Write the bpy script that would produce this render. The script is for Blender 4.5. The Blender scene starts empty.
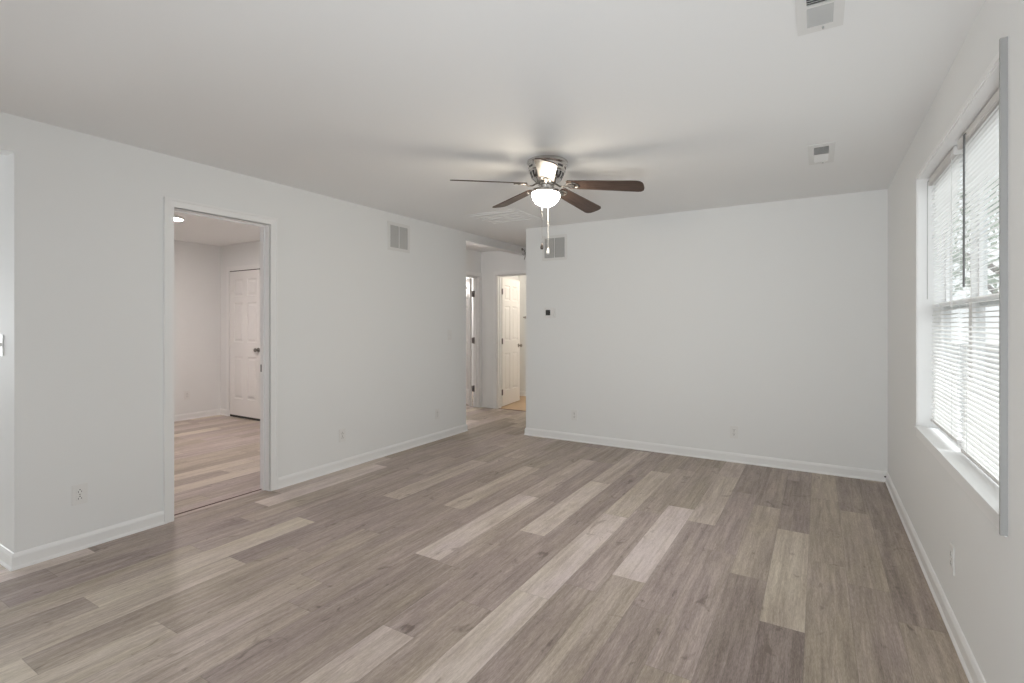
import bpy, bmesh, math, random
from mathutils import Matrix, Vector

PI = math.pi
scene = bpy.context.scene
COL = scene.collection

# ------------------------------------------------------------------ camera, world, lights, exposure
YAW = 0.542682                      # the camera looks this far left of the room's depth axis
cam_d = bpy.data.cameras.new('camera')
cam_d.sensor_width = 36.0
cam_d.lens = 17.844
cam_d.shift_y = -0.01787
cam_d.clip_start = 0.05
cam = bpy.data.objects.new('camera', cam_d)
cam.location = (0, 0, 1.3223)
cam.rotation_euler = (PI / 2, 0, YAW)
COL.objects.link(cam)
scene.camera = cam

world = bpy.data.worlds.new('world')
scene.world = world
world.use_nodes = True
wn = world.node_tree.nodes
wn['Background'].inputs['Color'].default_value = (0.97, 0.985, 1.0, 1)
wn['Background'].inputs['Strength'].default_value = 1.45

scene.view_settings.view_transform = 'Standard'
scene.view_settings.look = 'None'
scene.view_settings.exposure = 0.41
scene.view_settings.gamma = 1.0
scene.view_settings.use_curve_mapping = False
scene.cycles.max_bounces = 14
scene.cycles.diffuse_bounces = 8
scene.cycles.sample_clamp_indirect = 6.0


def area(name, loc, direction, sx, sy, power, color=(1, 1, 1)):
    d = bpy.data.lights.new(name, 'AREA')
    d.shape = 'RECTANGLE'
    d.size, d.size_y = sx, sy
    d.energy = power
    d.color = color
    o = bpy.data.objects.new(name, d)
    o.location = loc
    o.rotation_euler = Vector(direction).to_track_quat('-Z', 'Z').to_euler()
    COL.objects.link(o)
    return o


def bulb(name, loc, power, color=(1, 1, 1), r=0.08):
    d = bpy.data.lights.new(name, 'POINT')
    d.energy = power
    d.color = color
    d.shadow_soft_size = r
    o = bpy.data.objects.new(name, d)
    o.location = loc
    COL.objects.link(o)
    return o


# daylight through the windows behind the camera and in the kitchen end
area('daylight_front_window', (-0.7, -1.24, 1.20), (-0.45, 1, 0.42), 1.6, 1.0, 12, (0.90, 0.96, 1.0))
area('daylight_kitchen_window', (-7.25, 0.35, 1.3), (1, 0.25, 0.15), 0.9, 1.1, 22, (0.94, 0.98, 1.0))
fl = area('added_bounce_fill', (0.05, -0.45, 0.45), (-0.30, 1.0, 0.46), 0.5, 0.5, 8.5, (0.91, 0.965, 1.0))  # fill light added low behind the camera to brighten the ceiling
fl.data.spread = math.radians(95)
# hazy sun on the window side: it lands on the slats, which throw it up to the ceiling
sun_d = bpy.data.lights.new('hazy_sun', 'SUN')
sun_d.energy = 3.4
sun_d.angle = math.radians(25)
sun_d.color = (0.985, 0.99, 1.0)
sun = bpy.data.objects.new('hazy_sun', sun_d)
sun.rotation_euler = Vector((-1, -0.15, -1.0)).to_track_quat('-Z', 'Z').to_euler()
COL.objects.link(sun)
# lamps of the rooms beyond
bulb('bathroom_lamp', (-3.5, 7.4, 2.1), 10.5, (1.0, 0.88, 0.74))
bulb('bedroom_lamp', (-6.3, 7.6, 2.0), 22, (1.0, 0.93, 0.88))
bulb('hall_lamp', (-4.1, 5.3, 2.2), 3.0, (1.0, 0.90, 0.86))

# ------------------------------------------------------------------ materials
def new_mat(name):
    m = bpy.data.materials.new(name)
    m.use_nodes = True
    nt = m.node_tree
    return m, nt, nt.nodes['Principled BSDF']


def plain(name, col, rough=0.5, metal=0.0, bump=0.0, scale=60.0, coat=0.0, spec=0.5, var=0.0):
    m, nt, b = new_mat(name)
    N, L = nt.nodes, nt.links
    b.inputs['Base Color'].default_value = (*col, 1)
    b.inputs['Roughness'].default_value = rough
    b.inputs['Metallic'].default_value = metal
    b.inputs['Coat Weight'].default_value = coat
    b.inputs['Specular IOR Level'].default_value = spec
    tc = N.new('ShaderNodeTexCoord')
    no = N.new('ShaderNodeTexNoise')
    no.inputs['Scale'].default_value = scale
    no.inputs['Detail'].default_value = 4
    L.new(tc.outputs['Object'], no.inputs['Vector'])
    if bump:
        bp = N.new('ShaderNodeBump')
        bp.inputs['Strength'].default_value = bump
        bp.inputs['Distance'].default_value = 0.002
        L.new(no.outputs['Fac'], bp.inputs['Height'])
        L.new(bp.outputs['Normal'], b.inputs['Normal'])
    if var:
        mx = N.new('ShaderNodeMix')
        mx.data_type = 'RGBA'
        mx.inputs[6].default_value = (*[c * (1 - var) for c in col], 1)
        mx.inputs[7].default_value = (*[min(1, c * (1 + var)) for c in col], 1)
        L.new(no.outputs['Fac'], mx.inputs[0])
        L.new(mx.outputs[2], b.inputs['Base Color'])
    return m


M = {}
M['wall'] = plain('wall_paint', (0.845, 0.855, 0.855), 0.6, bump=0.12, scale=160, spec=0.3)
M['ceiling'] = plain('ceiling_paint', (0.88, 0.885, 0.885), 0.75, bump=0.15, scale=120, spec=0.2)
M['trim'] = plain('white_trim_paint', (0.88, 0.885, 0.885), 0.35, bump=0.03, scale=40)
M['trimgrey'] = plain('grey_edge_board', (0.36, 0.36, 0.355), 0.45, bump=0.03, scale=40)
M['bathfloor'] = plain('tan_sheet_floor', (0.56, 0.40, 0.25), 0.4, bump=0.05, scale=6, var=0.12)
M['hinge'] = plain('dark_hinge_metal', (0.16, 0.14, 0.14), 0.45, 0.4, bump=0.03)
M['door'] = plain('white_door_paint', (0.85, 0.845, 0.835), 0.38, bump=0.05, scale=30)
M['plastic'] = plain('white_plastic', (0.82, 0.82, 0.81), 0.35, bump=0.02)
M['vent'] = plain('white_vent_enamel', (0.78, 0.78, 0.77), 0.4, bump=0.02)
M['ventgrey'] = plain('grey_vent_fin', (0.50, 0.50, 0.49), 0.5, bump=0.02)
M['duct'] = plain('dark_duct', (0.10, 0.10, 0.10), 0.8, bump=0.05)
M['dark'] = plain('dark_slot', (0.03, 0.03, 0.03), 0.6, bump=0.02)
M['screen'] = plain('thermostat_screen', (0.05, 0.05, 0.05), 0.25, bump=0.01)
M['nickel'] = plain('brushed_nickel', (0.62, 0.60, 0.58), 0.25, 1.0, bump=0.04, scale=90)
M['nickel_dark'] = plain('aged_nickel', (0.30, 0.285, 0.27), 0.35, 1.0, bump=0.04, scale=90)
M['blind'] = plain('blind_slat_white', (0.86, 0.86, 0.85), 0.4, bump=0.02)
M['blindrail'] = plain('blind_rail', (0.72, 0.71, 0.70), 0.45, bump=0.02)
M['wand'] = plain('tilt_wand_grey', (0.16, 0.16, 0.16), 0.3, bump=0.02)
M['vinyl'] = plain('window_vinyl', (0.82, 0.82, 0.82), 0.4, bump=0.02)
M['fob'] = plain('dark_wood_fob', (0.05, 0.042, 0.040), 0.4, bump=0.05)
M['siding'] = plain('house_siding', (0.80, 0.79, 0.77), 0.7, bump=0.2, scale=8, var=0.06)
M['roofing'] = plain('roof_shingle', (0.16, 0.14, 0.13), 0.9, bump=0.4, scale=25, var=0.3)
M['shutter'] = plain('brown_shutter', (0.11, 0.06, 0.045), 0.6, bump=0.1)
M['bark'] = plain('tree_bark', (0.13, 0.09, 0.07), 0.9, bump=0.6, scale=18, var=0.3)
M['leaf'] = plain('tree_leaves', (0.26, 0.32, 0.24), 0.7, bump=0.3, scale=9, var=0.4)
M['lawn'] = plain('gravel_yard', (0.27, 0.265, 0.26), 0.95, bump=0.4, scale=14, var=0.35)


def emissive(name, col, strength):
    m, nt, b = new_mat(name)
    b.inputs['Base Color'].default_value = (0.9, 0.9, 0.88, 1)
    b.inputs['Roughness'].default_value = 0.3
    b.inputs['Emission Color'].default_value = (*col, 1)
    b.inputs['Emission Strength'].default_value = strength
    return m


M['globe'] = emissive('lit_frosted_glass', (1.0, 0.89, 0.72), 52)
M['disc'] = emissive('lit_ceiling_disc', (1.0, 0.90, 0.86), 130)


def glass_mat():
    m = bpy.data.materials.new('window_glass')
    m.use_nodes = True
    N, L = m.node_tree.nodes, m.node_tree.links
    N.remove(N['Principled BSDF'])
    t = N.new('ShaderNodeBsdfTransparent')
    t.inputs['Color'].default_value = (0.95, 0.97, 0.97, 1)
    g = N.new('ShaderNodeBsdfGlossy')
    g.inputs['Roughness'].default_value = 0.02
    lw = N.new('ShaderNodeLayerWeight')          # Schlick reflectance, the same from both sides of the pane
    lw.inputs['Blend'].default_value = 0.5
    pw = N.new('ShaderNodeMath')
    pw.operation = 'POWER'
    pw.inputs[1].default_value = 5.0
    L.new(lw.outputs['Facing'], pw.inputs[0])
    f = N.new('ShaderNodeMath')
    f.operation = 'MULTIPLY_ADD'
    f.inputs[1].default_value = 0.96
    f.inputs[2].default_value = 0.04
    L.new(pw.outputs[0], f.inputs[0])
    mx = N.new('ShaderNodeMixShader')
    L.new(f.outputs[0], mx.inputs['Fac'])
    L.new(t.outputs['BSDF'], mx.inputs[1])
    L.new(g.outputs['BSDF'], mx.inputs[2])
    L.new(mx.outputs['Shader'], N['Material Output'].inputs['Surface'])
    return m


M['glass'] = glass_mat()


def blade_mat():
    m, nt, b = new_mat('walnut_fan_blade')
    N, L = nt.nodes, nt.links
    tc = N.new('ShaderNodeTexCoord')
    mp = N.new('ShaderNodeMapping')
    mp.inputs['Scale'].default_value = (4, 70, 20)
    no = N.new('ShaderNodeTexNoise')
    no.inputs['Scale'].default_value = 1.6
    no.inputs['Detail'].default_value = 6
    cr = N.new('ShaderNodeValToRGB')
    cr.color_ramp.elements[0].color = (0.040, 0.025, 0.020, 1)
    cr.color_ramp.elements[1].color = (0.120, 0.078, 0.060, 1)
    cr.color_ramp.elements[0].position = 0.3
    cr.color_ramp.elements[1].position = 0.75
    L.new(tc.outputs['Object'], mp.inputs['Vector'])
    L.new(mp.outputs['Vector'], no.inputs['Vector'])
    L.new(no.outputs['Fac'], cr.inputs['Fac'])
    L.new(cr.outputs['Color'], b.inputs['Base Color'])
    b.inputs['Roughness'].default_value = 0.42
    b.inputs['Specular IOR Level'].default_value = 0.28
    return m


M['blade'] = blade_mat()


def floor_mat():
    m, nt, b = new_mat('vinyl_plank_floor')
    N, L = nt.nodes, nt.links

    def math_(op, a, c=None):
        n = N.new('ShaderNodeMath')
        n.operation = op
        for i, v in enumerate((a, c)):
            if v is None:
                continue
            if isinstance(v, (int, float)):
                n.inputs[i].default_value = v
            else:
                L.new(v, n.inputs[i])
        return n.outputs[0]

    at = N.new('ShaderNodeVertexColor')
    at.layer_name = 'plank'
    sep = N.new('ShaderNodeSeparateColor')
    L.new(at.outputs['Color'], sep.inputs['Color'])
    tone, r1, r2 = sep.outputs[0], sep.outputs[1], sep.outputs[2]
    uv = N.new('ShaderNodeUVMap')
    uv.uv_map = 'metres'
    xyz = N.new('ShaderNodeSeparateXYZ')
    L.new(uv.outputs['UV'], xyz.inputs[0])
    # every plank gets its own stretch of the grain
    comb = N.new('ShaderNodeCombineXYZ')
    L.new(xyz.outputs[0], comb.inputs[0])
    L.new(math_('ADD', xyz.outputs[1], math_('MULTIPLY', r1, 37.0)), comb.inputs[1])
    L.new(math_('MULTIPLY', r2, 53.0), comb.inputs[2])

    def noise(scale, sx, sy, detail, dist=0.0, rough=0.55):
        mp = N.new('ShaderNodeMapping')
        mp.inputs['Scale'].default_value = (sx, sy, 1)
        L.new(comb.outputs[0], mp.inputs['Vector'])
        n = N.new('ShaderNodeTexNoise')
        n.inputs['Scale'].default_value = scale
        n.inputs['Detail'].default_value = detail
        n.inputs['Distortion'].default_value = dist
        n.inputs['Roughness'].default_value = rough
        L.new(mp.outputs['Vector'], n.inputs['Vector'])
        return n.outputs['Fac']

    broad = noise(3.0, 3.2, 0.55, 4, 0.6)
    grain = noise(9.0, 9.0, 0.75, 8, 0.8, 0.7)
    fine = noise(30.0, 11.0, 1.1, 6, 0.3, 0.75)
    streak = noise(6.0, 5.0, 0.22, 5, 0.9, 0.6)
    hueno = noise(4.0, 2.2, 0.5, 3, 0.4)
    knots = noise(7.0, 1.2, 0.7, 3, 1.5)

    ramp = N.new('ShaderNodeValToRGB')
    e = ramp.color_ramp.elements
    e[0].position, e[0].color = 0.0, (0.190, 0.155, 0.130, 1)
    e[1].position, e[1].color = 1.0, (0.720, 0.655, 0.595, 1)
    e2 = e.new(0.5)
    e2.color = (0.430, 0.368, 0.318, 1)
    # tone of the plank + grain streaks
    s = math_('ADD', math_('ADD', math_('MULTIPLY', tone, 1.22), -0.13), math_('MULTIPLY', math_('SUBTRACT', broad, 0.5), 0.45))
    s = math_('ADD', s, math_('MULTIPLY', math_('SUBTRACT', grain, 0.5), 0.85))
    s = math_('ADD', s, math_('MULTIPLY', math_('SUBTRACT', fine, 0.5), 1.05))
    s = math_('ADD', s, math_('MULTIPLY', math_('SUBTRACT', streak, 0.5), 0.85))
    kn = N.new('ShaderNodeMapRange')
    kn.inputs['From Min'].default_value = 0.27
    kn.inputs['From Max'].default_value = 0.36
    kn.inputs['To Min'].default_value = -0.30
    kn.inputs['To Max'].default_value = 0.0
    L.new(knots, kn.inputs['Value'])
    s = math_('ADD', s, kn.outputs[0])
    L.new(s, ramp.inputs['Fac'])
    # some planks lean mauve, some lean tan
    hue = N.new('ShaderNodeMix')
    hue.data_type = 'RGBA'
    hue.blend_type = 'MULTIPLY'
    hue.inputs[0].default_value = 1.0
    tint = N.new('ShaderNodeMix')
    tint.data_type = 'RGBA'
    tint.inputs[6].default_value = (1.01, 0.965, 1.03, 1)
    tint.inputs[7].default_value = (1.0, 0.985, 0.91, 1)
    hm = math_('ADD', r2, math_('MULTIPLY', math_('SUBTRACT', hueno, 0.5), 1.6))
    L.new(hm, tint.inputs[0])
    L.new(ramp.outputs['Color'], hue.inputs[6])
    L.new(tint.outputs[2], hue.inputs[7])
    # thin dark joints along the plank edges (second map holds distance to the nearest edges)
    uv2 = N.new('ShaderNodeUVMap')
    uv2.uv_map = 'edge'
    e_xyz = N.new('ShaderNodeSeparateXYZ')
    L.new(uv2.outputs['UV'], e_xyz.inputs[0])
    dx = math_('SUBTRACT', 0.088, math_('ABSOLUTE', e_xyz.outputs[0]))
    hl = math_('MULTIPLY', at.outputs['Alpha'], 2.0)
    dy = math_('SUBTRACT', hl, math_('ABSOLUTE', e_xyz.outputs[1]))
    de = math_('MINIMUM', dx, dy)
    jr = N.new('ShaderNodeMapRange')
    jr.inputs['From Min'].default_value = 0.0006
    jr.inputs['From Max'].default_value = 0.0022
    jr.inputs['To Min'].default_value = 0.78
    jr.inputs['To Max'].default_value = 1.0
    L.new(de, jr.inputs['Value'])
    jm = N.new('ShaderNodeMix')
    jm.data_type = 'RGBA'
    jm.blend_type = 'MULTIPLY'
    jm.inputs[0].default_value = 1.0
    L.new(hue.outputs[2], jm.inputs[6])
    L.new(jr.outputs[0], jm.inputs[7])
    L.new(jm.outputs[2], b.inputs['Base Color'])
    rr = math_('ADD', 0.36, math_('MULTIPLY', grain, 0.16))
    L.new(rr, b.inputs['Roughness'])
    b.inputs['Specular IOR Level'].default_value = 0.45
    bp = N.new('ShaderNodeBump')
    bp.inputs['Strength'].default_value = 0.12
    bp.inputs['Distance'].default_value = 0.001
    L.new(fine, bp.inputs['Height'])
    L.new(bp.outputs['Normal'], b.inputs['Normal'])
    return m


M['floor'] = floor_mat()

# ------------------------------------------------------------------ mesh helpers
class MB:
    """collects shapes and links them as ONE mesh object"""

    def __init__(self):
        self.bm = bmesh.new()

    def box(self, lo, hi, mat=None):
        x0, y0, z0 = lo
        x1, y1, z1 = hi
        v = [self.bm.verts.new(p) for p in ((x0, y0, z0), (x1, y0, z0), (x1, y1, z0), (x0, y1, z0),
                                            (x0, y0, z1), (x1, y0, z1), (x1, y1, z1), (x0, y1, z1))]
        for f in ((3, 2, 1, 0), (4, 5, 6, 7), (0, 1, 5, 4), (1, 2, 6, 5), (2, 3, 7, 6), (3, 0, 4, 7)):
            self.bm.faces.new([v[i] for i in f])
        if mat is not None:
            for q in v:
                q.co = mat @ q.co
        return self

    def cbox(self, c, s, mat=None, bevel=0.0):
        c, s = Vector(c), Vector(s) / 2
        if not bevel:
            return self.box(c - s, c + s, mat)
        t = bmesh.new()
        bmesh.ops.create_cube(t, size=1.0)
        for v in t.verts:
            v.co = Vector((v.co.x * 2 * s.x, v.co.y * 2 * s.y, v.co.z * 2 * s.z)) + c
        bmesh.ops.bevel(t, geom=t.edges[:], offset=bevel, segments=2, affect='EDGES')
        self.add(t, mat)
        return self

    def add(self, t, mat=None):
        mp = {}
        for v in t.verts:
            mp[v] = self.bm.verts.new(mat @ v.co if mat is not None else v.co)
        for f in t.faces:
            try:
                self.bm.faces.new([mp[v] for v in f.verts])
            except ValueError:
                pass
        t.free()
        return self

    def lathe(self, prof, seg=40, mat=None, axis_c=(0, 0, 0)):
        """prof: list of (radius, z); closed with poles where the radius is 0"""
        rings = []
        for r, z in prof:
            if r < 1e-6:
                rings.append([self.bm.verts.new((axis_c[0], axis_c[1], axis_c[2] + z))])
            else:
                rings.append([self.bm.verts.new((axis_c[0] + r * math.cos(2 * PI * i / seg),
                                                 axis_c[1] + r * math.sin(2 * PI * i / seg),
                                                 axis_c[2] + z)) for i in range(seg)])
        for a, b in zip(rings, rings[1:]):
            for i in range(seg):
                j = (i + 1) % seg
                if len(a) == 1 and len(b) == 1:
                    continue
                if len(a) == 1:
                    self.bm.faces.new((a[0], b[j], b[i]))
                elif len(b) == 1:
                    self.bm.faces.new((a[i], a[j], b[0]))
                else:
                    self.bm.faces.new((a[i], a[j], b[j], b[i]))
        if mat is not None:
            for ring in rings:
                for v in ring:
                    v.co = mat @ v.co
        return self

    def tube(self, pts, r, seg=10, flat=1.0):
        pts = [Vector(p) for p in pts]
        rs = r if isinstance(r, (list, tuple)) else [r] * len(pts)
        rings = []
        up = Vector((0, 0, 1))
        for i, p in enumerate(pts):
            d = (pts[min(i + 1, len(pts) - 1)] - pts[max(i - 1, 0)]).normalized()
            a = d.cross(up)
            if a.length < 1e-3:
                a = d.cross(Vector((1, 0, 0)))
            a.normalize()
            b = a.cross(d).normalized()
            rings.append([self.bm.verts.new(p + a * rs[i] * math.cos(2 * PI * k / seg)
                                            + b * rs[i] * flat * math.sin(2 * PI * k / seg)) for k in range(seg)])
        for a, b in zip(rings, rings[1:]):
            for k in range(seg):
                j = (k + 1) % seg
                self.bm.faces.new((a[k], a[j], b[j], b[k]))
        self.bm.faces.new(rings[0][::-1])
        self.bm.faces.new(rings[-1])
        return self

    def prism(self, poly, z0, z1, mat=None):
        lo = [self.bm.verts.new((x, y, z0)) for x, y in poly]
        hi = [self.bm.verts.new((x, y, z1)) for x, y in poly]
        n = len(poly)
        self.bm.faces.new(lo[::-1])
        self.bm.faces.new(hi)
        for i in range(n):
            j = (i + 1) % n
            self.bm.faces.new((lo[i], lo[j], hi[j], hi[i]))
        if mat is not None:
            for v in lo + hi:
                v.co = mat @ v.co
        return self

    def build(self, name, mat, parent=None, smooth=False, kind=None, matrix=None):
        bmesh.ops.recalc_face_normals(self.bm, faces=self.bm.faces[:])
        me = bpy.data.meshes.new(name)
        self.bm.to_mesh(me)
        self.bm.free()
        me.materials.append(mat)
        if smooth:
            for p in me.polygons:
                p.use_smooth = True
            me.set_sharp_from_angle(angle=math.radians(38))
        o = bpy.data.objects.new(name, me)
        COL.objects.link(o)
        if parent is not None:
            o.parent = parent
        if matrix is not None:
            o.matrix_local = matrix
        if kind:
            o['kind'] = kind
        return o


def struct(name, mb, mat, **k):
    return mb.build(name, mat, kind='structure', **k)


def thing(name, label, cat, loc=(0, 0, 0), rot=(0, 0, 0), group=None):
    o = bpy.data.objects.new(name, None)
    o.empty_display_size = 0.1
    o.location = loc
    o.rotation_euler = rot
    COL.objects.link(o)
    tag(o, label, cat, group)
    return o


def tag(o, label, cat, group=None):
    o['label'] = label
    o['category'] = cat
    if group:
        o['group'] = group
    return o


def dup(root, loc, rot, label, group=None):
    r = root.copy()
    COL.objects.link(r)
    r.location = loc
    r.rotation_euler = rot
    r['label'] = label
    if group:
        r['group'] = group
    for ch in list(root.children):
        c = ch.copy()
        COL.objects.link(c)
        c.parent = r
        for g in list(ch.children):
            d = g.copy()
            COL.objects.link(d)
            d.parent = c
    return r


# ------------------------------------------------------------------ room measures (metres, camera stands over x=0 y=0)
H = 2.44
XL, XR, YB = -3.70, 0.496, 5.236          # left wall, right wall, back wall faces
T = 0.115                                  # partition thickness
YE, YS = 5.043, 0.955                      # the left wall ends here / starts here
XB = -2.964                                # the back wall starts here (hall opening left of it)
YH, XH = 6.60, -4.55                       # hall far wall, hall side wall
XF, YR = -7.415, 4.12                      # far and end walls of the room through the left doorway
YF, XK = -1.3, -7.415                      # wall behind the camera, kitchen far wall
DOOR_H = 2.095

# ---- floor: planks with their own tone, laid along the room's depth
rng = random.Random(11)
PW, PL, PX0 = 0.176, 1.185, -0.048
# planks seen clearly in the photograph: row -> (y of a joint, {plank counted from that joint: (tone, 0 mauve .. 1 tan)})
ROWS = {
    2: (2.81, {0: (0.34, 0.6), -1: (0.50, 0.9), 1: (0.33, 0.5)}),
    1: (3.09, {0: (0.46, 0.9), -1: (0.40, 0.6), 1: (0.34, 0.6)}),
    0: (2.10, {0: (0.46, 0.9), -1: (0.44, 0.8), 1: (0.45, 0.9), 2: (0.54, 0.9)}),
    -1: (2.50, {0: (0.66, 0.95), -1: (0.27, 0.1), 1: (0.33, 0.3), 2: (0.36, 0.3)}),
    -2: (2.90, {0: (0.52, 0.8), -1: (0.34, 0.2), 1: (0.36, 0.5), -2: (0.42, 0.3)}),
    -3: (1.95, {0: (0.48, 0.15), -1: (0.50, 0.8), 1: (0.44, 0.1), 2: (0.36, 0.4)}),
    -4: (3.52, {0: (0.66, 0.6), -1: (0.42, 0.0), -2: (0.38, 0.2), 1: (0.60, 0.5)}),
    -5: (2.56, {0: (0.82, 0.1), -1: (0.54, 0.6), 1: (0.44, 0.8), -2: (0.48, 0.3)}),
    -6: (2.35, {0: (0.46, 0.05), -1: (0.44, 0.3), 1: (0.50, 0.5), 2: (0.40, 0.6)}),
    -7: (2.17, {0: (0.74, 0.2), -1: (0.76, 0.5), 1: (0.66, 0.8), 2: (0.44, 0.6)}),
    -8: (1.95, {0: (0.42, 0.1), -1: (0.44, 0.5), 1: (0.38, 0.1), 2: (0.38, 0.3)}),
    -9: (2.80, {0: (0.74, 0.5), -1: (0.44, 0.1), 1: (0.60, 0.5), -2: (0.70, 0.4)}),
    -10: (3.38, {0: (0.40, 0.1), -1: (0.46, 0.3), 1: (0.40, 0.6), -2: (0.40, 0.4)}),
    -11: (2.21, {0: (0.76, 0.3), -1: (0.38, 0.2), 1: (0.58, 0.4), 2: (0.38, 0.5)}),
    -12: (2.70, {0: (0.40, 0.2), -1: (0.42, 0.3), 1: (0.42, 0.5), -2: (0.48, 0.5)}),
    -13: (2.90, {0: (0.62, 0.6), -1: (0.46, 0.3), 1: (0.40, 0.7), -2: (0.62, 0.6)}),
    -14: (2.30, {0: (0.42, 0.3), -1: (0.48, 0.6), 1: (0.40, 0.5), 2: (0.40, 0.7)}),
    -15: (1.90, {0: (0.44, 0.1), -1: (0.48, 0.7), 1: (0.42, 0.2)}),
    -16: (2.82, {0: (0.64, 0.6), -1: (0.40, 0.1), -2: (0.60, 0.8), 1: (0.46, 0.6)}),
    -17: (1.03, {0: (0.72, 0.9), -1: (0.44, 0.5), 1: (0.42, 0.2), 2: (0.44, 0.3)}),
    -18: (1.60, {0: (0.46, 0.2), -1: (0.50, 0.8), 1: (0.50, 0.3)}),
    -19: (2.00, {0: (0.48, 0.6), -1: (0.38, 0.0), 1: (0.42, 0.4)}),
}


def build_floor():
    bm = bmesh.new()
    uv = bm.loops.layers.uv.new('metres')
    ue = bm.loops.layers.uv.new('edge')
    cl = bm.loops.layers.float_color.new('plank')
    x_lo, x_hi, y_lo, y_hi = -7.6, 0.62, -2.7, 9.6
    k0 = math.floor((x_lo - PX0) / PW)
    k1 = math.ceil((x_hi - PX0) / PW)
    prev = 0.0
    for k in range(k0, k1):
        x0 = PX0 + k * PW
        known = {}
        joint = rng.uniform(0, PL)
        if k in ROWS:
            joint, known = ROWS[k]
        i = math.floor((y_lo - joint) / PL)
        last = None
        while joint + i * PL < y_hi:
            a = max(joint + i * PL, y_lo)
            b = min(joint + (i + 1) * PL, y_hi)
            t = rng.choice((0.24, 0.32, 0.36, 0.42, 0.44, 0.5, 0.52, 0.66, 0.8))
            if last is not None and abs(t - last) < 0.06:
                t = rng.choice((0.28, 0.36, 0.46, 0.58, 0.72))
            t += rng.uniform(-0.03, 0.03)
            r1, r2 = rng.random(), rng.random()
            if x0 < -3.8:
                t = t * 0.6 + 0.34
            if i in known:
                t, r2 = known[i]
            last = t
            xa, xb = max(x0, x_lo), min(x0 + PW, x_hi)
            vs = [bm.verts.new(p) for p in ((xa, a, 0), (xb, a, 0), (xb, b, 0), (xa, b, 0))]
            f = bm.faces.new(vs)
            cy = joint + (i + 0.5) * PL
            for lp in f.loops:
                x, y = lp.vert.co.x, lp.vert.co.y
                lp[uv].uv = (x - x0, y - joint - i * PL)
                lp[ue].uv = (x - x0 - PW / 2, y - cy)
                lp[cl] = (t, r1, r2, PL / 4)
            i += 1
    me = bpy.data.meshes.new('floor')
    bm.to_mesh(me)
    bm.free()
    me.materials.append(M['floor'])
    o = bpy.data.objects.new('floor', me)
    COL.objects.link(o)
    o['kind'] = 'structure'
    return o


build_floor()
mb = MB().box((-7.6, -2.7, H), (0.64, 9.6, H + 0.1))
struct('ceiling', mb, M['ceiling'])
struct('floor_slab', MB().box((-7.6, -2.7, -0.12), (0.62, 9.6, -0.004)), M['duct'])

# ---- walls (openings left free)
mb = MB()                                                    # left wall with its doorway, header beams at both ends
DY0, DY1 = 1.742, 2.437
mb.box((XL - T, YS, 0), (XL, DY0, H))
mb.box((XL - T, DY1, 0), (XL, YE, H))
mb.box((XL - T, DY0, DOOR_H), (XL, DY1, H))
struct('wall_left', mb, M['wall'])
struct('trim_1', MB().box((XL - T, YE, 2.335), (XL, YH, H)), M['wall'])                 # header over the hall opening
struct('trim_2', MB().box((XL - T, YF, 2.243), (XL, YS, H)), M['wall'])                 # header over the kitchen opening
struct('wall_back', MB().box((XB, YB, 0), (XR + 0.14, YB + T, H)), M['wall'])
WY0, WY1, WZ0, WZ1 = 2.181, 3.755, 0.720, 2.163              # window opening in the right wall
mb = MB()
RT = 0.15
mb.box((XR, YF, 0), (XR + RT, WY0, H))
mb.box((XR, WY1, 0), (XR + RT, YB, H))
mb.box((XR, WY0, 0), (XR + RT, WY1, WZ0))
mb.box((XR, WY0, WZ1), (XR + RT, WY1, H))
struct('wall_right', mb, M['wall'])
mb = MB()                                                    # wall behind the camera with a wide window
mb.box((XK, YF - 0.15, 0), (-1.6, YF, H))
mb.box((0.1, YF - 0.15, 0), (XR + RT, YF, H))
mb.box((-1.6, YF - 0.15, 0), (0.1, YF, 0.65))
mb.box((-1.6, YF - 0.15, 1.95), (0.1, YF, H))
struct('wall_front', mb, M['wall'])
mb = MB()
mb.box((XK - 0.15, YF, 0), (XK, -0.10, H))
mb.box((XK - 0.15, 0.85, 0), (XK, YR + T, H))
mb.box((XK - 0.15, -0.10, 0), (XK, 0.85, 0.70))
mb.box((XK - 0.15, -0.10, 1.95), (XK, 0.85, H))
struct('wall_far_left', mb, M['wall'])
struct('wall_kitchen', MB().box((XK, YS, 0), (XL - T, YS + T, H)), M['wall'])
struct('wall_room_end', MB().box((XK, YR, 0), (XL - T, YR + T, H)), M['wall'])
# hall: side wall with a doorway, far wall with a doorway
SY0, SY1 = 5.82, 6.555
mb = MB()
mb.box((XH - T, YR + T, 0), (XH, SY0, H))
mb.box((XH - T, SY1, 0), (XH, YH, H))
mb.box((XH - T, SY0, 2.045), (XH, SY1, H))
struct('wall_hall_left', mb, M['wall'])
BX0, BX1 = -4.245, -3.505
mb = MB()
mb.box((-7.4, YH + 1.6, 0), (XH - T - 0.1, YH + 1.7, H))
mb.box((XH - T, YH, 0), (BX0, YH + T, H))
mb.box((BX1, YH, 0), (-1.6, YH + T, H))
mb.box((BX0, YH, 2.06), (BX1, YH + T, H))
struct('wall_hall_back', mb, M['wall'])
struct('wall_hall_right', MB().box((-1.7, YB + T, 0), (-1.6, YH, H)), M['wall'])
# bathroom and bedroom shells
mb = MB()
mb.box((-4.78, YH + T, 0), (-4.68, 8.2, H))
mb.box((-4.78, 8.0, 0), (-2.6, 8.1, H))
mb.box((-2.7, YH + T, 0), (-2.6, 8.1, H))
struct('wall_bathroom', mb, M['wall'])
struct('floor_bathroom', MB().box((-4.68, YH + 0.03, 0), (-2.7, 8.0, 0.003)), M['bathfloor'])
struct('wall_bedroom', MB().box((-7.5, YR + T, 0), (-7.4, 8.3, H)), M['wall'])


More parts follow.
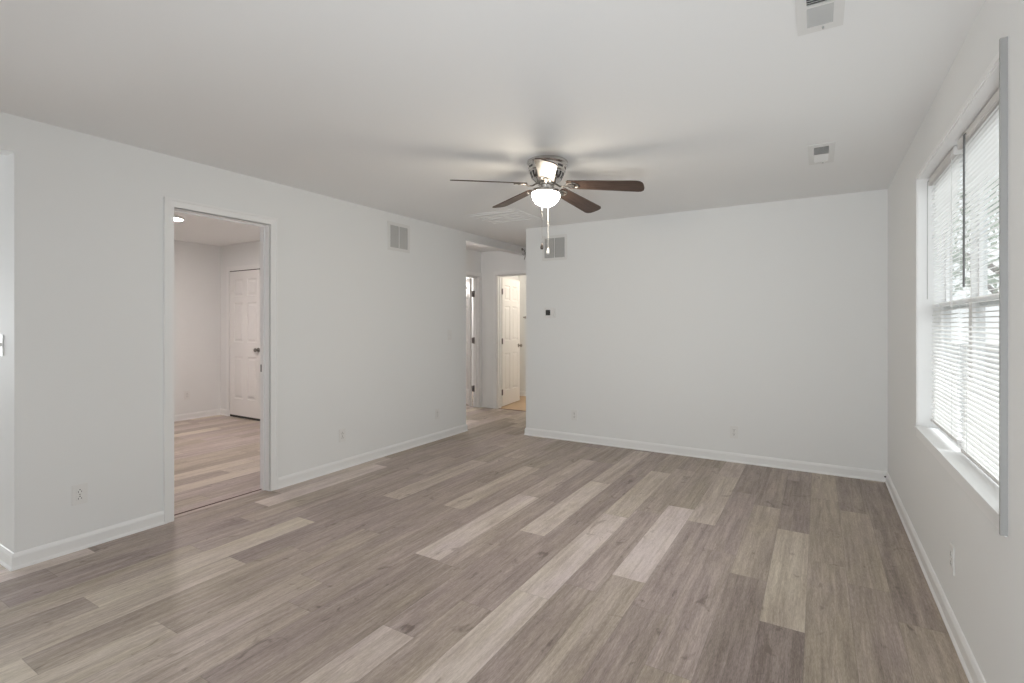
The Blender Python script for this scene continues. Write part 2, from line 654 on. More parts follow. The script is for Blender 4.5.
# ---- baseboards: profile swept along the wall with mitred corners, room on the left of the path
PROF = [(0, 0), (0.020, 0), (0.019, 0.008), (0.014, 0.015), (0.0125, 0.018), (0.0125, 0.066), (0.009, 0.076), (0.005, 0.084), (0, 0.086)]


def baseboard(name, path):
    m = MB()
    P = [Vector((x, y)) for x, y in path]
    rings = []
    for i, p in enumerate(P):
        dirs = []
        if i > 0:
            dirs.append((P[i] - P[i - 1]).normalized())
        if i < len(P) - 1:
            dirs.append((P[i + 1] - P[i]).normalized())
        ns = [Vector((-d.y, d.x)) for d in dirs]
        n = ns[0] if len(ns) == 1 else (ns[0] + ns[1]) / (1 + ns[0].dot(ns[1]))
        rings.append([m.bm.verts.new((p.x + n.x * o, p.y + n.y * o, z)) for o, z in PROF])
    for a, b in zip(rings, rings[1:]):
        for k in range(len(PROF)):
            j = (k + 1) % len(PROF)
            m.bm.faces.new((a[k], a[j], b[j], b[k]))
    m.bm.faces.new(rings[0])
    m.bm.faces.new(rings[-1][::-1])
    return struct(name, m, M['trim'])


baseboard('baseboard_left', [(XL, DY0 - 0.062), (XL, YS), (-7.3, YS)][::1])
baseboard('baseboard_left_far', [(XL - T, YE), (XL, YE), (XL, DY1 + 0.064)])
bb = baseboard('baseboard_back', [(XR, YB), (XB, YB), (XB, YB + T)])
baseboard('baseboard_right', [(XR, YF), (XR, YB)])
baseboard('baseboard_room', [(-7.17, YR), (XF, YR), (XF, YS + T)])
baseboard('baseboard_bathroom', [(-2.75, 8.0), (-4.68, 8.0), (-4.68, YH + T)])
MB().tube([(XR - 0.012, YB - 0.016, 0.046), (XR - 0.022, YB - 0.024, 0.046)], 0.006).build('cable_stub', M['dark'], bb)


# ---- door casings: local x along the opening, y through the wall, z up
def casing(name, w, h, t, matrix, cw=0.062, sides=(0, 1), stop=True):
    m = MB()
    ct = 0.014
    for s in sides:
        y0, y1 = (-ct, 0) if s == 0 else (t, t + ct)
        yo, yi = (y0 - 0.005, y0) if s == 0 else (y1, y1 + 0.005)
        m.box((-cw, y0, 0), (-0.004, y1, h + cw))
        m.box((w + 0.004, y0, 0), (w + cw, y1, h + cw))
        m.box((-0.004, y0, h + 0.004), (w + 0.004, y1, h + cw))
        # raised outer back band
        bw = 0.016
        m.box((-cw, yo, 0), (-cw + bw, yi, h + cw))
        m.box((w + cw - bw, yo, 0), (w + cw, yi, h + cw))
        m.box((-cw + bw, yo, h + cw - bw), (w + cw - bw, yi, h + cw))
    # jamb lining
    m.box((-0.012, 0, 0), (0.004, t, h))
    m.box((w - 0.004, 0, 0), (w + 0.012, t, h))
    m.box((0.004, 0, h - 0.004), (w - 0.004, t, h + 0.012))
    if stop:
        a, b = t * 0.45, t * 0.45 + 0.03
        m.box((0.004, a, 0), (0.014, b, h - 0.004))
        m.box((w - 0.014, a, 0), (w - 0.004, b, h - 0.004))
        m.box((0.014, a, h - 0.014), (w - 0.014, b, h - 0.004))
    return struct(name, m, M['trim'], matrix=matrix)


def frame_mat(origin, xdir, ydir):
    x, y = Vector(xdir), Vector(ydir)
    z = x.cross(y)
    m = Matrix(((x.x, y.x, z.x, origin[0]), (x.y, y.y, z.y, origin[1]), (x.z, y.z, z.z, origin[2]), (0, 0, 0, 1)))
    return m


# doorway in the left wall: seen from the room x runs along +y, y goes into the wall
tr = casing('trim_3', DY1 - DY0, DOOR_H, T, frame_mat((XL, DY0, 0), (0, 1, 0), (-1, 0, 0)))
# strike plate on the far jamb, and the dark floor joint under the doorway
mm = MB().box((0, 0, 0), (0.002, 0.026, 0.058))
mm.build('strike_plate', M['dark'], tr, matrix=Matrix.Translation((DY1 - DY0 - 0.0062, 0.082, 0.935)))
struct('trim_4', MB().box((XL - 0.100, DY0 + 0.004, 0), (XL - 0.088, DY1 - 0.004, 0.003)), M['shutter'])
casing('trim_5', SY1 - SY0, 2.045, T, frame_mat((XH, SY0, 0), (0, 1, 0), (-1, 0, 0)), sides=(0,))
casing('trim_6', BX1 - BX0, 2.06, T, frame_mat((BX0, YH, 0), (1, 0, 0), (0, 1, 0)))
struct('trim_7', MB().box((BX0 + 0.004, YH + 0.02, 0), (BX1 - 0.004, YH + 0.035, 0.004)), M['shutter'])


# ---- six-panel doors: local x from the hinge, y thickness, z up
def door_slab(w, h, t=0.035):
    m = MB()
    st, mid = 0.105 * w / 0.76, 0.10 * w / 0.76
    pw = (w - 2 * st - mid) / 2
    xs = [0, st, st + pw, st + pw + mid, w - st, w]
    k = h / 2.03
    zs = [0, 0.235 * k, 0.83 * k, 1.03 * k, 1.585 * k, 1.675 * k, 1.915 * k, h]
    for side in (0, 1):
        yf = 0.0 if side == 0 else t
        sg = 1 if side == 0 else -1           # inward
        for i in range(5):
            for j in range(7):
                x0, x1, z0, z1 = xs[i], xs[i + 1], zs[j], zs[j + 1]
                if i in (1, 3) and j in (1, 3, 5):
                    prof = [(0, 0), (0.010, 0.009), (0.026, 0.009), (0.046, 0.002)]
                    rings = []
                    for ins, dep in prof:
                        rings.append([m.bm.verts.new((x, yf + sg * dep, z)) for x, z in
                                      ((x0 + ins, z0 + ins), (x1 - ins, z0 + ins), (x1 - ins, z1 - ins), (x0 + ins, z1 - ins))])
                    for a, b in zip(rings, rings[1:]):
                        for q in range(4):
                            r = (q + 1) % 4
                            m.bm.faces.new((a[q], a[r], b[r], b[q]))
                    m.bm.faces.new(rings[-1])
                else:
                    m.bm.faces.new([m.bm.verts.new((x, yf, z)) for x, z in ((x0, z0), (x1, z0), (x1, z1), (x0, z1))])
    for a, b in (((0, 0), (0, h)), ((w, 0), (w, h))):
        m.bm.faces.new([m.bm.verts.new(p) for p in ((a[0], 0, 0), (a[0], t, 0), (a[0], t, h), (a[0], 0, h))])
    for z in (0, h):
        m.bm.faces.new([m.bm.verts.new(p) for p in ((0, 0, z), (w, 0, z), (w, t, z), (0, t, z))])
    bmesh.ops.remove_doubles(m.bm, verts=m.bm.verts[:], dist=0.0003)
    return m


def knob_parts(parent, x, z, t, mat):
    m = MB()
    for s, y in ((-1, 0), (1, t)):
        rot = Matrix.Translation((x, y, z)) @ Matrix.Rotation(PI / 2 if s < 0 else -PI / 2, 4, 'X')
        m.lathe([(0, 0), (0.031, 0), (0.031, 0.006), (0.012, 0.010), (0.011, 0.030), (0.022, 0.036), (0.0275, 0.046), (0.026, 0.056), (0.016, 0.063), (0, 0.065)], 24, rot)
    return m.build('doorknob', mat, parent, smooth=True)


def hinges(parent, zs, mat, side_y, x=0.0):
    for z in zs:
        m = MB()
        m.tube([(x - 0.004, side_y, z - 0.045), (x - 0.004, side_y, z + 0.045)], 0.0065, 10)
        m.box((x - 0.004, side_y - 0.0015, z - 0.044), (x + 0.022, side_y + 0.0015, z + 0.044))
        m.box((x - 0.026, side_y - 0.0015, z - 0.044), (x - 0.004, side_y + 0.0015, z + 0.044))
        m.build('hinge', mat, parent)


# closed door in the end wall of the room through the left doorway
d1 = struct('door_1', door_slab(0.74, 2.02), M['door'])
D1M = d1.matrix_local = frame_mat((-7.165, YR - 0.012, 0.03), (1, 0, 0), (0, 1, 0))
knob_parts(d1, 0.685, 0.93, 0.035, M['nickel_dark'])
hinges(d1, (0.22, 1.02, 1.80), M['plastic'], -0.004)
mm = MB()
for a, b in (((-0.075, -0.004, -0.03), (-0.012, 0.012, 2.095)), ((0.752, -0.004, -0.03), (0.815, 0.012, 2.095)), ((-0.012, -0.004, 2.032), (0.752, 0.012, 2.095))):
    mm.box(a, b)
struct('trim_8', mm, M['trim'], matrix=D1M)
mm = MB().box((-0.012, 0.006, 2.02), (0.752, 0.0115, 2.032)).box((-0.012, 0.006, -0.0295), (0.752, 0.0115, 0.0))
mm.build('dark_gap', M['dark'], d1)

# hall side door, swung back into the lit bedroom
d2 = struct('door_2', door_slab(0.72, 2.02), M['door'])
dv = Vector((-0.75, 0.66, 0)).normalized()
D2M = d2.matrix_local = frame_mat((XH - T - 0.022, SY1 - 0.012, 0.015), tuple(dv), (-dv.y, dv.x, 0))
knob_parts(d2, 0.66, 0.93, 0.035, M['nickel_dark'])
for z in (0.29, 1.05, 1.785):
    mm = MB()
    mm.tube([(XH - T + 0.004, SY1 - 0.010, z - 0.045), (XH - T + 0.004, SY1 - 0.010, z + 0.045)], 0.009, 10)
    mm.box((XH - T, SY1 - 0.0075, z - 0.050), (XH - T + 0.060, SY1 - 0.0035, z + 0.050))
    mm.box((XH - T - 0.030, SY1 - 0.013, z - 0.045), (XH - T + 0.004, SY1 - 0.009, z + 0.045))
    o = mm.build('hinge', M['hinge'], d2)
    o.matrix_local = D2M.inverted()

# bathroom door, swung inward past square
d3 = struct('door_3', door_slab(0.72, 2.02), M['door'])
dv = Vector((-0.135, 0.99, 0)).normalized()
d3.matrix_local = frame_mat((BX0 + 0.010, YH + T + 0.012, 0.018), tuple(dv), (-dv.y, dv.x, 0))
knob_parts(d3, 0.66, 0.93, 0.035, M['nickel_dark'])
hinges(d3, (0.22, 1.02, 1.80), M['hinge'], -0.003)

# ------------------------------------------------------------------ right window
wroot = bpy.data.objects.new('window_1', None)
COL.objects.link(wroot)
wroot['kind'] = 'structure'
cw = 0.022
mm = MB()
pr = 0.006
mm.box((XR - pr, WY1, WZ0 - 0.012), (XR, WY1 + cw, WZ1 + cw))                    # far side trim
mm.box((XR - 0.002, 2.118, WZ0 - 0.05), (XR, WY0, WZ1))                            # thin near side casing
mm.box((XR - pr, 2.118, WZ1), (XR, WY1, WZ1 + cw))                                 # head casing
mm.box((XR - 0.005, 2.118, WZ0 - 0.055), (XR, WY1, WZ0 - 0.010))                          # apron
mm.box((XR - 0.013, 2.118, WZ0 - 0.012), (XR, WY1 + cw + 0.01, WZ0 + 0.004))
mm.box((XR, WY0, WZ0 - 0.012), (XR + 0.10, WY1, WZ0 + 0.004))             # stool
mm.build('window_casing', M['trim'], wroot)
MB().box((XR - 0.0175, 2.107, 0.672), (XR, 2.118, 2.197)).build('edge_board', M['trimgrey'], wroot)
mm = MB()                                                                         # jamb liner, mullion
mm.box((XR, WY1 - 0.006, WZ0), (XR + RT, WY1 + 0.012, WZ1))
mm.box((XR, WY0 - 0.012, WZ0), (XR + RT, WY0 + 0.004, WZ1))
mm.box((XR, WY0, WZ1 - 0.006), (XR + RT, WY1, WZ1 + 0.012))
WM = 3.070
mm.box((XR + 0.102, WM - 0.008, WZ0), (XR + RT, WM + 0.008, WZ1 - 0.006))
mm.build('window_frame', M['trim'], wroot)
for (a, b) in ((WY0 + 0.006, WM - 0.008), (WM + 0.008, WY1 - 0.006)):
    zm = 1.42
    for (z0, z1, x0) in ((WZ0 + 0.004, zm + 0.02, XR + 0.100), (zm - 0.02, WZ1 - 0.006, XR + 0.125)):
        m = MB()
        s = 0.020
        m.box((x0, a, z0), (x0 + 0.028, a + s, z1))
        m.box((x0, b - s, z0), (x0 + 0.028, b, z1))
        m.box((x0, a + s, z0), (x0 + 0.028, b - s, z0 + s))
        m.box((x0, a + s, z1 - s), (x0 + 0.028, b - s, z1))
        sash = m.build('sash', M['vinyl'], wroot)
        MB().box((x0 + 0.012, a + s - 0.004, z0 + s - 0.004), (x0 + 0.016, b - s + 0.004, z1 - s + 0.004)).build('glass_pane', M['glass'], sash)

# blinds: slats all tilted alike, outer edge up
def blind(name, ya, yb, zbot, label, wand_y, wand_z, cord_y, cord_z, wr=0.0042, wm='wand'):
    xc = XR + 0.072
    zt = WZ1 - 0.010
    root = thing(name, label, 'blind', (xc, (ya + yb) / 2, zbot), group='white mini blinds in the window')
    W = yb - ya
    dz = zt - zbot
    m = MB().box((-0.020, -W / 2, dz - 0.040), (0.020, W / 2, dz))
    m.box((-0.023, -W / 2, dz - 0.037), (-0.020, W / 2, dz - 0.003))
    m.build('headrail', M['blindrail'], root)
    r = random.Random(int(ya * 1000))
    m = MB()
    z = 0.030
    n = int((dz - 0.06) / 0.0205)
    for i in range(n):
        zz = 0.034 + i * (dz - 0.075) / (n - 1)
        tl = 0.25 + r.uniform(-0.05, 0.05)
        hx = 0.0125 / math.sqrt(1 + tl * tl)
        sag = r.uniform(-0.0015, 0.0015)
        p = []
        for q, (x, cr) in enumerate(((-hx, 0), (0, 0.0024), (hx, 0))):
            p.append([(x, -W / 2 + 0.004, zz + x * tl + cr - sag), (x, W / 2 - 0.004, zz + x * tl + cr + sag)])
        vs = [[m.bm.verts.new(v) for v in row] for row in p]
        lo = [[m.bm.verts.new((v[0], v[1], v[2] - 0.0006)) for v in row] for row in p]
        for g, fl in ((vs, 1), (lo, -1)):
            for q in range(2):
                m.bm.faces.new((g[q][0], g[q][1], g[q + 1][1], g[q + 1][0]))
        for q in (0, 2):
            m.bm.faces.new((vs[q][0], vs[q][1], lo[q][1], lo[q][0]))
        for e in (0, 1):
            for q in range(2):
                m.bm.faces.new((vs[q][e], vs[q + 1][e], lo[q + 1][e], lo[q][e]))
    m.build('slats', M['blind'], root)
    m = MB().cbox((0, 0, 0.010), (0.026, W - 0.006, 0.016), bevel=0.003)
    m.build('bottom_rail', M['blindrail'], root)
    for fy in (-0.36, 0.36):
        m = MB()
        for x in (-0.0135, 0.0135):
            m.tube([(x, fy * W, 0.02), (x, fy * W, dz - 0.03)], 0.0008, 5)
        m.build('ladder_cord', M['blind'], root)
    c = (ya + yb) / 2
    m = MB().tube([(-0.030, wand_y - c, dz - 0.02), (-0.031, wand_y - c, wand_z - zbot)], [wr, wr], 8)
    m.tube([(-0.020, wand_y - c, dz - 0.012), (-0.030, wand_y - c, dz - 0.02)], 0.003, 6)
    m.build('tilt_wand', M[wm], root)
    m = MB().tube([(-0.024, cord_y - c, dz - 0.02), (-0.026, cord_y - c, cord_z - zbot)], 0.0014, 6)
    m.lathe([(0, 0.03), (0.003, 0.028), (0.006, 0.004), (0.004, 0), (0, 0)], 10, Matrix.Translation((-0.026, cord_y - c, cord_z - zbot - 0.03)))
    m.build('lift_cord', M['blindrail'], root)
    return root


blind('window_blind', 3.115, WY1 - 0.010, 0.756, 'white mini blind in the window half nearer the back wall, hanging slightly higher', 3.726, 1.46, 3.15, 1.43, 0.0022, 'ventgrey')
blind('window_blind', WY0 + 0.010, 3.035, 0.734, 'white mini blind in the window half with the long dark tilt wand', 2.875, 1.478, 2.25, 1.2)

# ------------------------------------------------------------------ ceiling fan
FX, FY = -1.602, 3.133
CA = math.atan2(-math.cos(YAW), math.sin(YAW)) - math.radians(4)               # azimuth of the front blade (towards the room's near end)
fan = thing('ceiling_fan', 'flush-mounted ceiling fan with five dark brown blades and a lit bowl lamp', 'fan', (FX, FY, H))
fan.matrix_world = Matrix.Translation((FX, FY, H)) @ Matrix.Rotation(math.radians(3.0), 4, Vector((-math.sin(YAW), math.cos(YAW), 0)))
m = MB().lathe([(0, 0), (0.140, 0), (0.142, -0.006), (0.142, -0.020), (0.136, -0.026), (0.128, -0.030), (0.126, -0.066), (0.127, -0.070), (0.118, -0.076), (0.112, -0.100), (0.098, -0.128), (0.070, -0.150), (0.045, -0.158), (0, -0.158)], 56)
mh = m.build('motor_housing', M['nickel'], fan, smooth=True)
m = MB()
for i in range(20):
    a = 2 * PI * (i + 0.5) / 20
    mt = Matrix.Rotation(a, 4, 'Z') @ Matrix.Translation((0.1075, 0, -0.103)) @ Matrix.Rotation(math.radians(24), 4, 'Y')
    m.cbox((0, 0, 0), (0.006, 0.020, 0.046), mt, bevel=0.002)
m.build('vent_slots', M['dark'], mh)
for i in range(10):
    a = 2 * PI * (i + 0.5) / 10
    mt = Matrix.Rotation(a, 4, 'Z') @ Matrix.Translation((0.1255, 0, -0.048))
    MB().cbox((0, 0, 0), (0.004, 0.045, 0.014), bevel=0.001).build('band_slot', M['dark'], mh, matrix=mt)
m = MB().lathe([(0, -0.150), (0.052, -0.150), (0.056, -0.157), (0.056, -0.164), (0.046, -0.168), (0.042, -0.190), (0.050, -0.196), (0.096, -0.200), (0.101, -0.206), (0.101, -0.221), (0.094, -0.225), (0, -0.225)], 48)
m.build('light_kit', M['nickel'], fan, smooth=True)
prof = [(0.094, -0.221)]
for i in range(1, 13):
    a = i / 12 * PI / 2
    prof.append((0.098 * math.cos(a), -0.221 - 0.094 * math.sin(a)))
prof[-1] = (0, -0.315)
m = MB().lathe([(0.05, -0.221)] + prof, 48)
m.build('lamp_bowl', M['globe'], fan, smooth=True)


def blade_outline():
    pts = []
    r0, r1 = 0.150, 0.665
    w0, w1 = 0.052, 0.068
    pts.append((r0, -w0 + 0.012))
    pts.append((r0 + 0.012, -w0))
    for i in range(7):
        t = i / 6
        pts.append((r0 + 0.03 + (r1 - 0.045 - r0 - 0.03) * t, -(w0 + (w1 - w0) * t)))
    for i in range(1, 9):
        a = -PI / 2 + PI * i / 9
        pts.append((r1 - 0.045 + 0.045 * math.cos(a), w1 * math.copysign(abs(math.sin(a)) ** 0.6, math.sin(a))))
    for i in range(7):
        t = 1 - i / 6
        pts.append((r0 + 0.03 + (r1 - 0.045 - r0 - 0.03) * t, (w0 + (w1 - w0) * t)))
    pts.append((r0 + 0.012, w0))
    pts.append((r0, w0 - 0.012))
    return pts


ZB = -0.155
PITCH = math.radians(14)
blade_me = iron_me = None
for i in range(5):
    a = CA + 2 * PI * i / 5
    rot = Matrix.Rotation(a, 4, 'Z') @ Matrix.Translation((0, 0, ZB)) @ Matrix.Rotation(math.radians(4.5), 4, 'Y') @ Matrix.Rotation(-PITCH, 4, 'X')
    if blade_me is None:
        m = MB().prism(blade_outline(), -0.003, 0.003)
        b = m.build('blade', M['blade'], fan)
        blade_me = b.data
        m = MB()
        m.tube([(0.045, 0, 0.010), (0.075, 0, -0.002), (0.10, 0, -0.016), (0.125, 0, -0.018), (0.145, 0, -0.010), (0.17, 0, -0.008), (0.20, 0, -0.008)],
               [0.010, 0.010, 0.0095, 0.010, 0.012, 0.014, 0.012], 10, 0.55)
        for sgn in (-1, 1):
            m.tube([(0.140, 0, -0.005), (0.158, sgn * 0.022, -0.007), (0.185, sgn * 0.034, -0.007), (0.212, sgn * 0.028, -0.007), (0.228, sgn * 0.010, -0.007)], 0.0055, 8, 0.6)
        for sx, sy in ((0.190, -0.031), (0.190, 0.031), (0.226, 0.0)):
            m.lathe([(0, -0.014), (0.006, -0.013), (0.008, -0.009), (0.008, -0.003), (0, -0.003)], 12, Matrix.Translation((sx, sy, 0)))
        ir = m.build('blade_iron', M['nickel_dark'], b, smooth=True)
        iron_me = ir.data
    else:
        b = bpy.data.objects.new('blade', blade_me)
        COL.objects.link(b)
        b.parent = fan
        ir = bpy.data.objects.new('blade_iron', iron_me)
        COL.objects.link(ir)
        ir.parent = b
    b.matrix_local = rot
rv, fv = Vector((math.cos(YAW), math.sin(YAW), 0)), Vector((-math.sin(YAW), math.cos(YAW), 0))
for off, dp, zb_, fm, fob_label in ((0.022, 0.101, 1.836, 'plastic', 'white fob'), (-0.022, 0.097, 1.868, 'fob', 'dark fob')):
    p = rv * off + fv * dp
    zz = zb_ - H
    q = p + rv * math.tan(math.radians(3.0)) * (-0.215 - zz)      # hangs plumb although the fan sits a little askew
    m = MB().tube([(p.x, p.y, -0.215), (q.x, q.y, zz)], 0.0020 if off > 0 else 0.0013, 8)
    ch = m.build('pull_chain', M['ventgrey'] if off > 0 else M['nickel'], fan)
    m = MB().lathe([(0, 0.024), (0.005, 0.020), (0.011, -0.004), (0.012, -0.014), (0.006, -0.022), (0, -0.023)], 16, Matrix.Translation((q.x, q.y, zz)))
    fo = m.build('fob', M[fm], ch, smooth=True)
    fo['label'] = fob_label

# ------------------------------------------------------------------ vents
def wall_vent(label, matrix):
    """local x across, y out of the wall, z up, origin at the middle"""
    root = thing('wall_vent', label, 'vent', group='return air vents high on the walls')
    root.matrix_world = matrix
    w, h = 0.126, 0.112
    fo = 0.032
    m = MB()
    m.box((-w - fo, 0, h), (w + fo, 0.007, h + fo))
    m.box((-w - fo, 0, -h - fo), (w + fo, 0.007, -h))
    m.box((-w - fo, 0, -h), (-w, 0.007, h))
    m.box((w, 0, -h), (w + fo, 0.007, h))
    m.box((-0.005, 0, -h), (0.005, 0.007, h))
    m.build('frame', M['vent'], root)
    MB().box((-w, 0.0002, -h), (w, 0.0008, h)).build('duct_backing', M['duct'], root)
    m = MB()
    n = 11
    for s in (-1, 1):
        for i in range(n):
            x = s * (0.009 + (w - 0.013) * (i + 0.5) / n)
            mt = Matrix.Translation((x, 0.0040, 0)) @ Matrix.Rotation(math.radians(28), 4, 'Z')
            m.cbox((0, 0, 0), (0.0085, 0.0009, 2 * h), mt)
    m.build('fins', M['ventgrey'], root)
    return root


wall_vent('square return vent high on the left wall between doorway and hall', frame_mat((XL + 0.0005, 3.875, 2.205), (0, 1, 0), (1, 0, 0)) @ Matrix.Identity(4))
wall_vent('square return vent high on the back wall above the thermostat', frame_mat((-2.587, YB - 0.0005, 2.186), (-1, 0, 0), (0, -1, 0)))


def ceiling_register(label, x, y, half, yfield, farmat='vent'):
    root = thing('ceiling_register', label, 'vent', (x, y, H), group='supply registers in the ceiling')
    fx, fy, ox = 0.074, half, 0.041
    oy = yfield
    m = MB()
    zt, zb = -0.0005, -0.005
    m.box((-fx, -fy, zb), (-ox, fy, zt))
    m.box((ox, -fy, zb), (fx, fy, zt))
    m.box((-ox, -fy, zb), (ox, -oy, zt))
    m.box((-ox, oy, zb), (ox, fy, zt))
    m.box((-ox, -0.007, zb), (ox, 0.007, zt))
    m.build('frame', M['vent'], root)
    MB().box((-ox, -oy, -0.0015), (ox, oy, -0.0006)).build('duct_backing', M['duct'], root)
    for s in (-1, 1):
        m = MB()
        n = 9
        for i in range(n):
            yy = s * (0.010 + (oy - 0.012) * (i + 0.5) / n)
            mt = Matrix.Translation((0, yy, -0.0055)) @ Matrix.Rotation(math.radians(-s * 38), 4, 'X')
            m.cbox((0, 0, 0), (2 * ox, 0.0125 if s > 0 else 0.0105, 0.0008), mt)
        m.build('louvers', M[farmat if s > 0 else 'vent'], root)
    MB().cbox((0.01, oy + 0.020, -0.011), (0.008, 0.012, 0.008), bevel=0.002).build('damper_lever', M['ventgrey'], root)
    return root


ceiling_register('white ceiling register at the top edge, nearest the window side', 0.006, 2.075, 0.185, 0.135, 'ventgrey')
ceiling_register('small white ceiling register between the fan and the window', 0.018, 3.92, 0.225, 0.165)

# attic fan shutter in the ceiling before the hall
root = thing('ceiling_shutter', 'large white louvered shutter flush in the ceiling before the hall opening', 'vent', (-2.83, 4.555, H))
m = MB()
ax, ay = 0.30, 0.305
m.box((-ax, -ay, -0.005), (ax, -ay + 0.04, -0.0005))
m.box((-ax, ay - 0.04, -0.005), (ax, ay, -0.0005))
m.box((-ax, -ay + 0.04, -0.005), (-ax + 0.04, ay - 0.04, -0.0005))
m.box((ax - 0.04, -ay + 0.04, -0.005), (ax, ay - 0.04, -0.0005))
m.build('frame', M['ceiling'], root)
for i in range(5):
    yy = -ay + 0.04 + (2 * ay - 0.08) * (i + 0.5) / 5
    mt = Matrix.Translation((0, yy, -0.004)) @ Matrix.Rotation(math.radians(-2), 4, 'X')
    MB().cbox((0, 0, 0), (2 * ax - 0.082, 0.104, 0.002), mt).cbox((0, -0.049, -0.005), (2 * ax - 0.082, 0.006, 0.010), mt).build('slat', M['ceiling'], root)

# ------------------------------------------------------------------ thermostat, outlets, switches
th = thing('thermostat', 'white wall thermostat with a small dark screen left on the back wall', 'thermostat')
th.matrix_world = frame_mat((-2.640, YB - 0.0005, 1.442), (-1, 0, 0), (0, -1, 0))
MB().cbox((0, 0.003, 0), (0.150, 0.006, 0.116), bevel=0.002).build('wall_plate', M['plastic'], th)
MB().cbox((0.0, 0.016, 0), (0.126, 0.024, 0.096), bevel=0.005).build('housing', M['plastic'], th)
MB().cbox((0.018, 0.0285, 0.002), (0.058, 0.003, 0.062), bevel=0.001).build('screen', M['screen'], th)


def outlet(label, matrix, group='outlets low on the walls', proto=[None]):
    if proto[0] is not None:
        r = dup(proto[0], (0, 0, 0), (0, 0, 0), label, group)
        r.matrix_world = matrix
        return r
    root = thing('wall_outlet', label, 'outlet', group=group)
    root.matrix_world = matrix
    MB().cbox((0, 0.0025, 0), (0.074, 0.005, 0.118), bevel=0.0018).build('cover_plate', M['plastic'], root)
    for z in (-0.0195, 0.0195):
        m = MB().cbox((0, 0.0055, z), (0.033, 0.003, 0.028), bevel=0.001)
        rc = m.build('receptacle', M['plastic'], root)
        m = MB()
        m.box((-0.0085, 0.0069, z - 0.002), (-0.0063, 0.0074, z + 0.009))
        m.box((0.0063, 0.0069, z - 0.001), (0.0085, 0.0074, z + 0.008))
        m.cbox((0, 0.00715, z - 0.008), (0.005, 0.0005, 0.005))
        m.build('slots', M['dark'], rc)
    m = MB().lathe([(0, 0.0006), (0.003, 0.0004), (0.0035, 0), (0, 0)], 12, Matrix.Translation((0, 0.005, 0)) @ Matrix.Rotation(-PI / 2, 4, 'X'))
    m.build('screw', M['nickel'], root)
    proto[0] = root
    return root


def on_left(y, z):
    return frame_mat((XL + 0.0003, y, z), (0, 1, 0), (1, 0, 0))


def on_back(x, z):
    return frame_mat((x, YB - 0.0003, z), (-1, 0, 0), (0, -1, 0))


outlet('white duplex outlet on the left wall before the doorway', on_left(1.236, 0.322))
outlet('white duplex outlet on the left wall just past the doorway', on_left(3.148, 0.305))
outlet('white duplex outlet on the left wall next to the hall opening', on_left(4.489, 0.293))
outlet('white duplex outlet on the back wall below the thermostat', on_back(-2.339, 0.293))
outlet('white duplex outlet on the back wall on its window side', on_back(-0.686, 0.285))
outlet('white duplex outlet on the right wall under the window', frame_mat((XR - 0.0003, 2.845, 0.310), (0, -1, 0), (-1, 0, 0)))
outlet('white outlet on the far wall of the room through the doorway', frame_mat((XF + 0.0003, 3.66, 0.335), (0, 1, 0), (1, 0, 0)))


def light_switch(label, matrix):
    root = thing('light_switch', label, 'switch', group='wall light switches')
    root.matrix_world = matrix
    MB().cbox((0, 0.0025, 0), (0.074, 0.005, 0.118), bevel=0.0018).build('cover_plate', M['plastic'], root)
    mt = Matrix.Translation((0, 0.006, 0.002)) @ Matrix.Rotation(math.radians(25), 4, 'X')
    MB().cbox((0, 0.003, 0), (0.009, 0.014, 0.020), mt, bevel=0.001).build('toggle', M['plastic'], root)
    return root


light_switch('white light switch on the left wall at the hall opening', on_left(4.715, 1.184))
light_switch('white light switch on the kitchen wall at the far left edge', frame_mat((-3.905, YS - 0.0003, 1.20), (-1, 0, 0), (0, -1, 0)))

# ------------------------------------------------------------------ lamp in the side room, towel bar, hook
lr = thing('ceiling_lamp', 'round lit ceiling lamp in the room through the left doorway', 'lamp', (-5.845, 2.715, H))
MB().lathe([(0.118, -0.020), (0.118, -0.001), (0.132, -0.001), (0.132, -0.022), (0.118, -0.022), (0.118, -0.020)], 40).build('rim', M['plastic'], lr, smooth=True)
MB().lathe([(0, -0.012), (0.117, -0.012), (0.117, -0.018), (0, -0.018)], 40).build('diffuser', M['disc'], lr, smooth=True)

tb = thing('towel_bar', 'thin metal towel bar on the bathroom wall behind the open door', 'towel bar', (-4.30, 8.0, 1.43))
MB().tube([(-0.24, -0.06, 0), (0.24, -0.06, 0)], 0.009, 12).build('bar', M['nickel_dark'], tb)
for x in (-0.24, 0.24):
    MB().lathe([(0, 0.001), (0.022, 0.001), (0.022, 0.008), (0.010, 0.014), (0.010, 0.055), (0.013, 0.066), (0, 0.072)], 16,
               Matrix.Translation((x, 0, 0)) @ Matrix.Rotation(PI / 2, 4, 'X')).build('bracket', M['nickel_dark'], tb, smooth=True)

m = MB()
hx, hy, hz = XL + 0.001, 6.42, 2.40
m.tube([(hx, hy, hz), (hx + 0.03, hy, hz - 0.01), (hx + 0.045, hy + 0.01, hz - 0.05), (hx + 0.03, hy, hz - 0.09), (hx + 0.012, hy - 0.01, hz - 0.07)], 0.006, 8)
m.tube([(hx + 0.045, hy + 0.01, hz - 0.05), (hx + 0.05, hy, hz - 0.11), (hx + 0.035, hy, hz - 0.15)], 0.005, 8)
m.lathe([(0, 0.0), (0.02, 0.0), (0.018, 0.006), (0, 0.008)], 14, Matrix.Translation((hx, hy, hz)) @ Matrix.Rotation(PI / 2, 4, 'Y'))
tag(m.build('wire_hook', M['nickel_dark']), 'small dark bent wire hook on the hall header beam', 'hook')

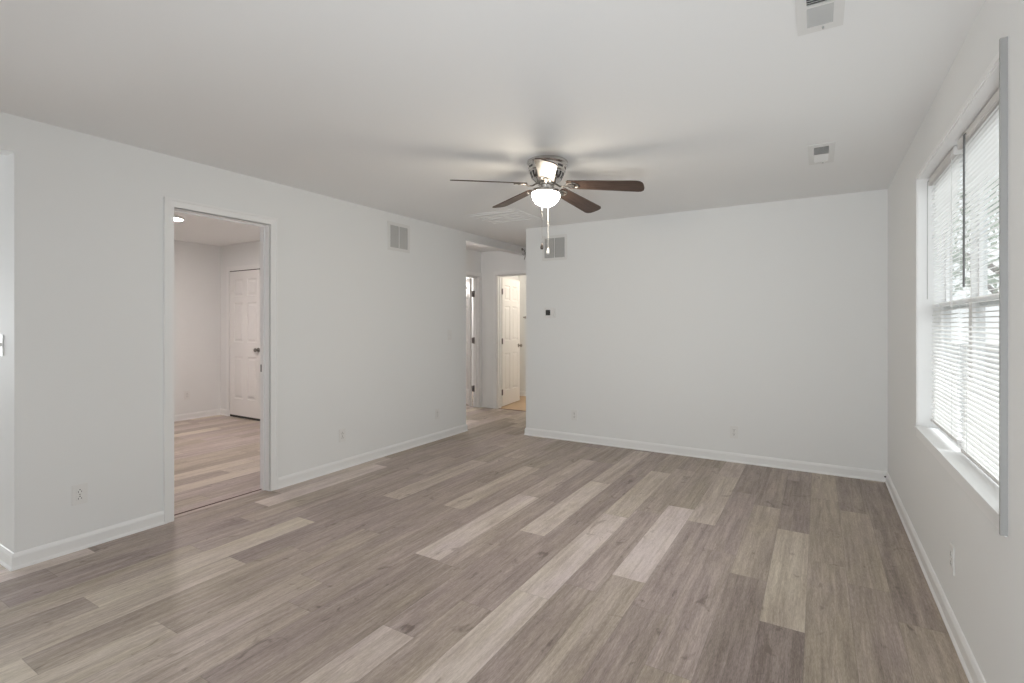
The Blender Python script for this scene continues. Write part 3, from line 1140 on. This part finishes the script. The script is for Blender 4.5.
# ------------------------------------------------------------------ outside the window
struct('ground', MB().box((0.7, -20, -0.55), (60, 60, -0.5)), M['lawn'])
nh = thing('neighbour_house', 'pale house standing outside, glimpsed through the blinds', 'house', (10.5, 22.0, -0.5))
m = MB().box((0, -6, 0), (8, 8, 3.0))
for i in range(15):
    m.box((-0.02, -6, i * 0.2), (0, 8, i * 0.2 + 0.19))
m.build('siding_walls', M['siding'], nh)
m = MB()
m.bm.faces.new([m.bm.verts.new(p) for p in ((-0.5, -6.5, 2.9), (-0.5, 8.5, 2.9), (4, 8.5, 5.2), (4, -6.5, 5.2))])
m.bm.faces.new([m.bm.verts.new(p) for p in ((8.5, -6.5, 2.9), (8.5, 8.5, 2.9), (4, 8.5, 5.2), (4, -6.5, 5.2))])
m.bm.faces.new([m.bm.verts.new(p) for p in ((0, -6, 3.0), (8, -6, 3.0), (4, -6, 5.1))])
m.build('roof', M['roofing'], nh)
for y in (-3.5, 1.0, 5.2):
    w = MB().box((-0.06, y - 0.5, 0.9), (-0.021, y + 0.5, 2.3)).build('window', M['screen'], nh)
    for s in (-0.75, 0.75):
        MB().box((-0.06, y + s - 0.22, 0.85), (-0.021, y + s + 0.22, 2.35)).build('shutter', M['shutter'], nh)


def tree(label, x, y, h, seed):
    r = random.Random(seed)
    root = thing('tree', label, 'tree', (x, y, -0.5))
    m = MB().tube([(0, 0, 0), (0.05, 0.02, h * 0.3), (-0.03, 0.05, h * 0.6), (0.05, 0, h * 0.85)], [0.22, 0.16, 0.12, 0.06], 10)
    for i in range(6):
        a = r.uniform(0, 2 * PI)
        z = h * r.uniform(0.4, 0.7)
        m.tube([(0, 0, z), (0.6 * math.cos(a), 0.6 * math.sin(a), z + 0.5), (1.2 * math.cos(a), 1.2 * math.sin(a), z + 0.9)], [0.07, 0.05, 0.02], 6)
    m.build('trunk', M['bark'], root)
    m = MB()
    for i in range(900):
        a, e, q = r.uniform(0, 2 * PI), r.uniform(-0.9, 1.3), r.uniform(0.4, 1.0) ** 0.5
        c = Vector((1.5 * q * math.cos(a) * math.cos(e), 1.5 * q * math.sin(a) * math.cos(e), h * 0.78 + 1.3 * q * math.sin(e)))
        u = Vector((r.gauss(0, 1), r.gauss(0, 1), r.gauss(0, 1))).normalized()
        v = u.orthogonal().normalized() * 0.05
        u = u * 0.10
        m.bm.faces.new([m.bm.verts.new(c + d) for d in (u, v, -u, -v)])
    m.build('leaves', M['leaf'], root)


tree('leafy tree close outside the window, seen through the blinds', 3.2, 12.6, 4.2, 3)
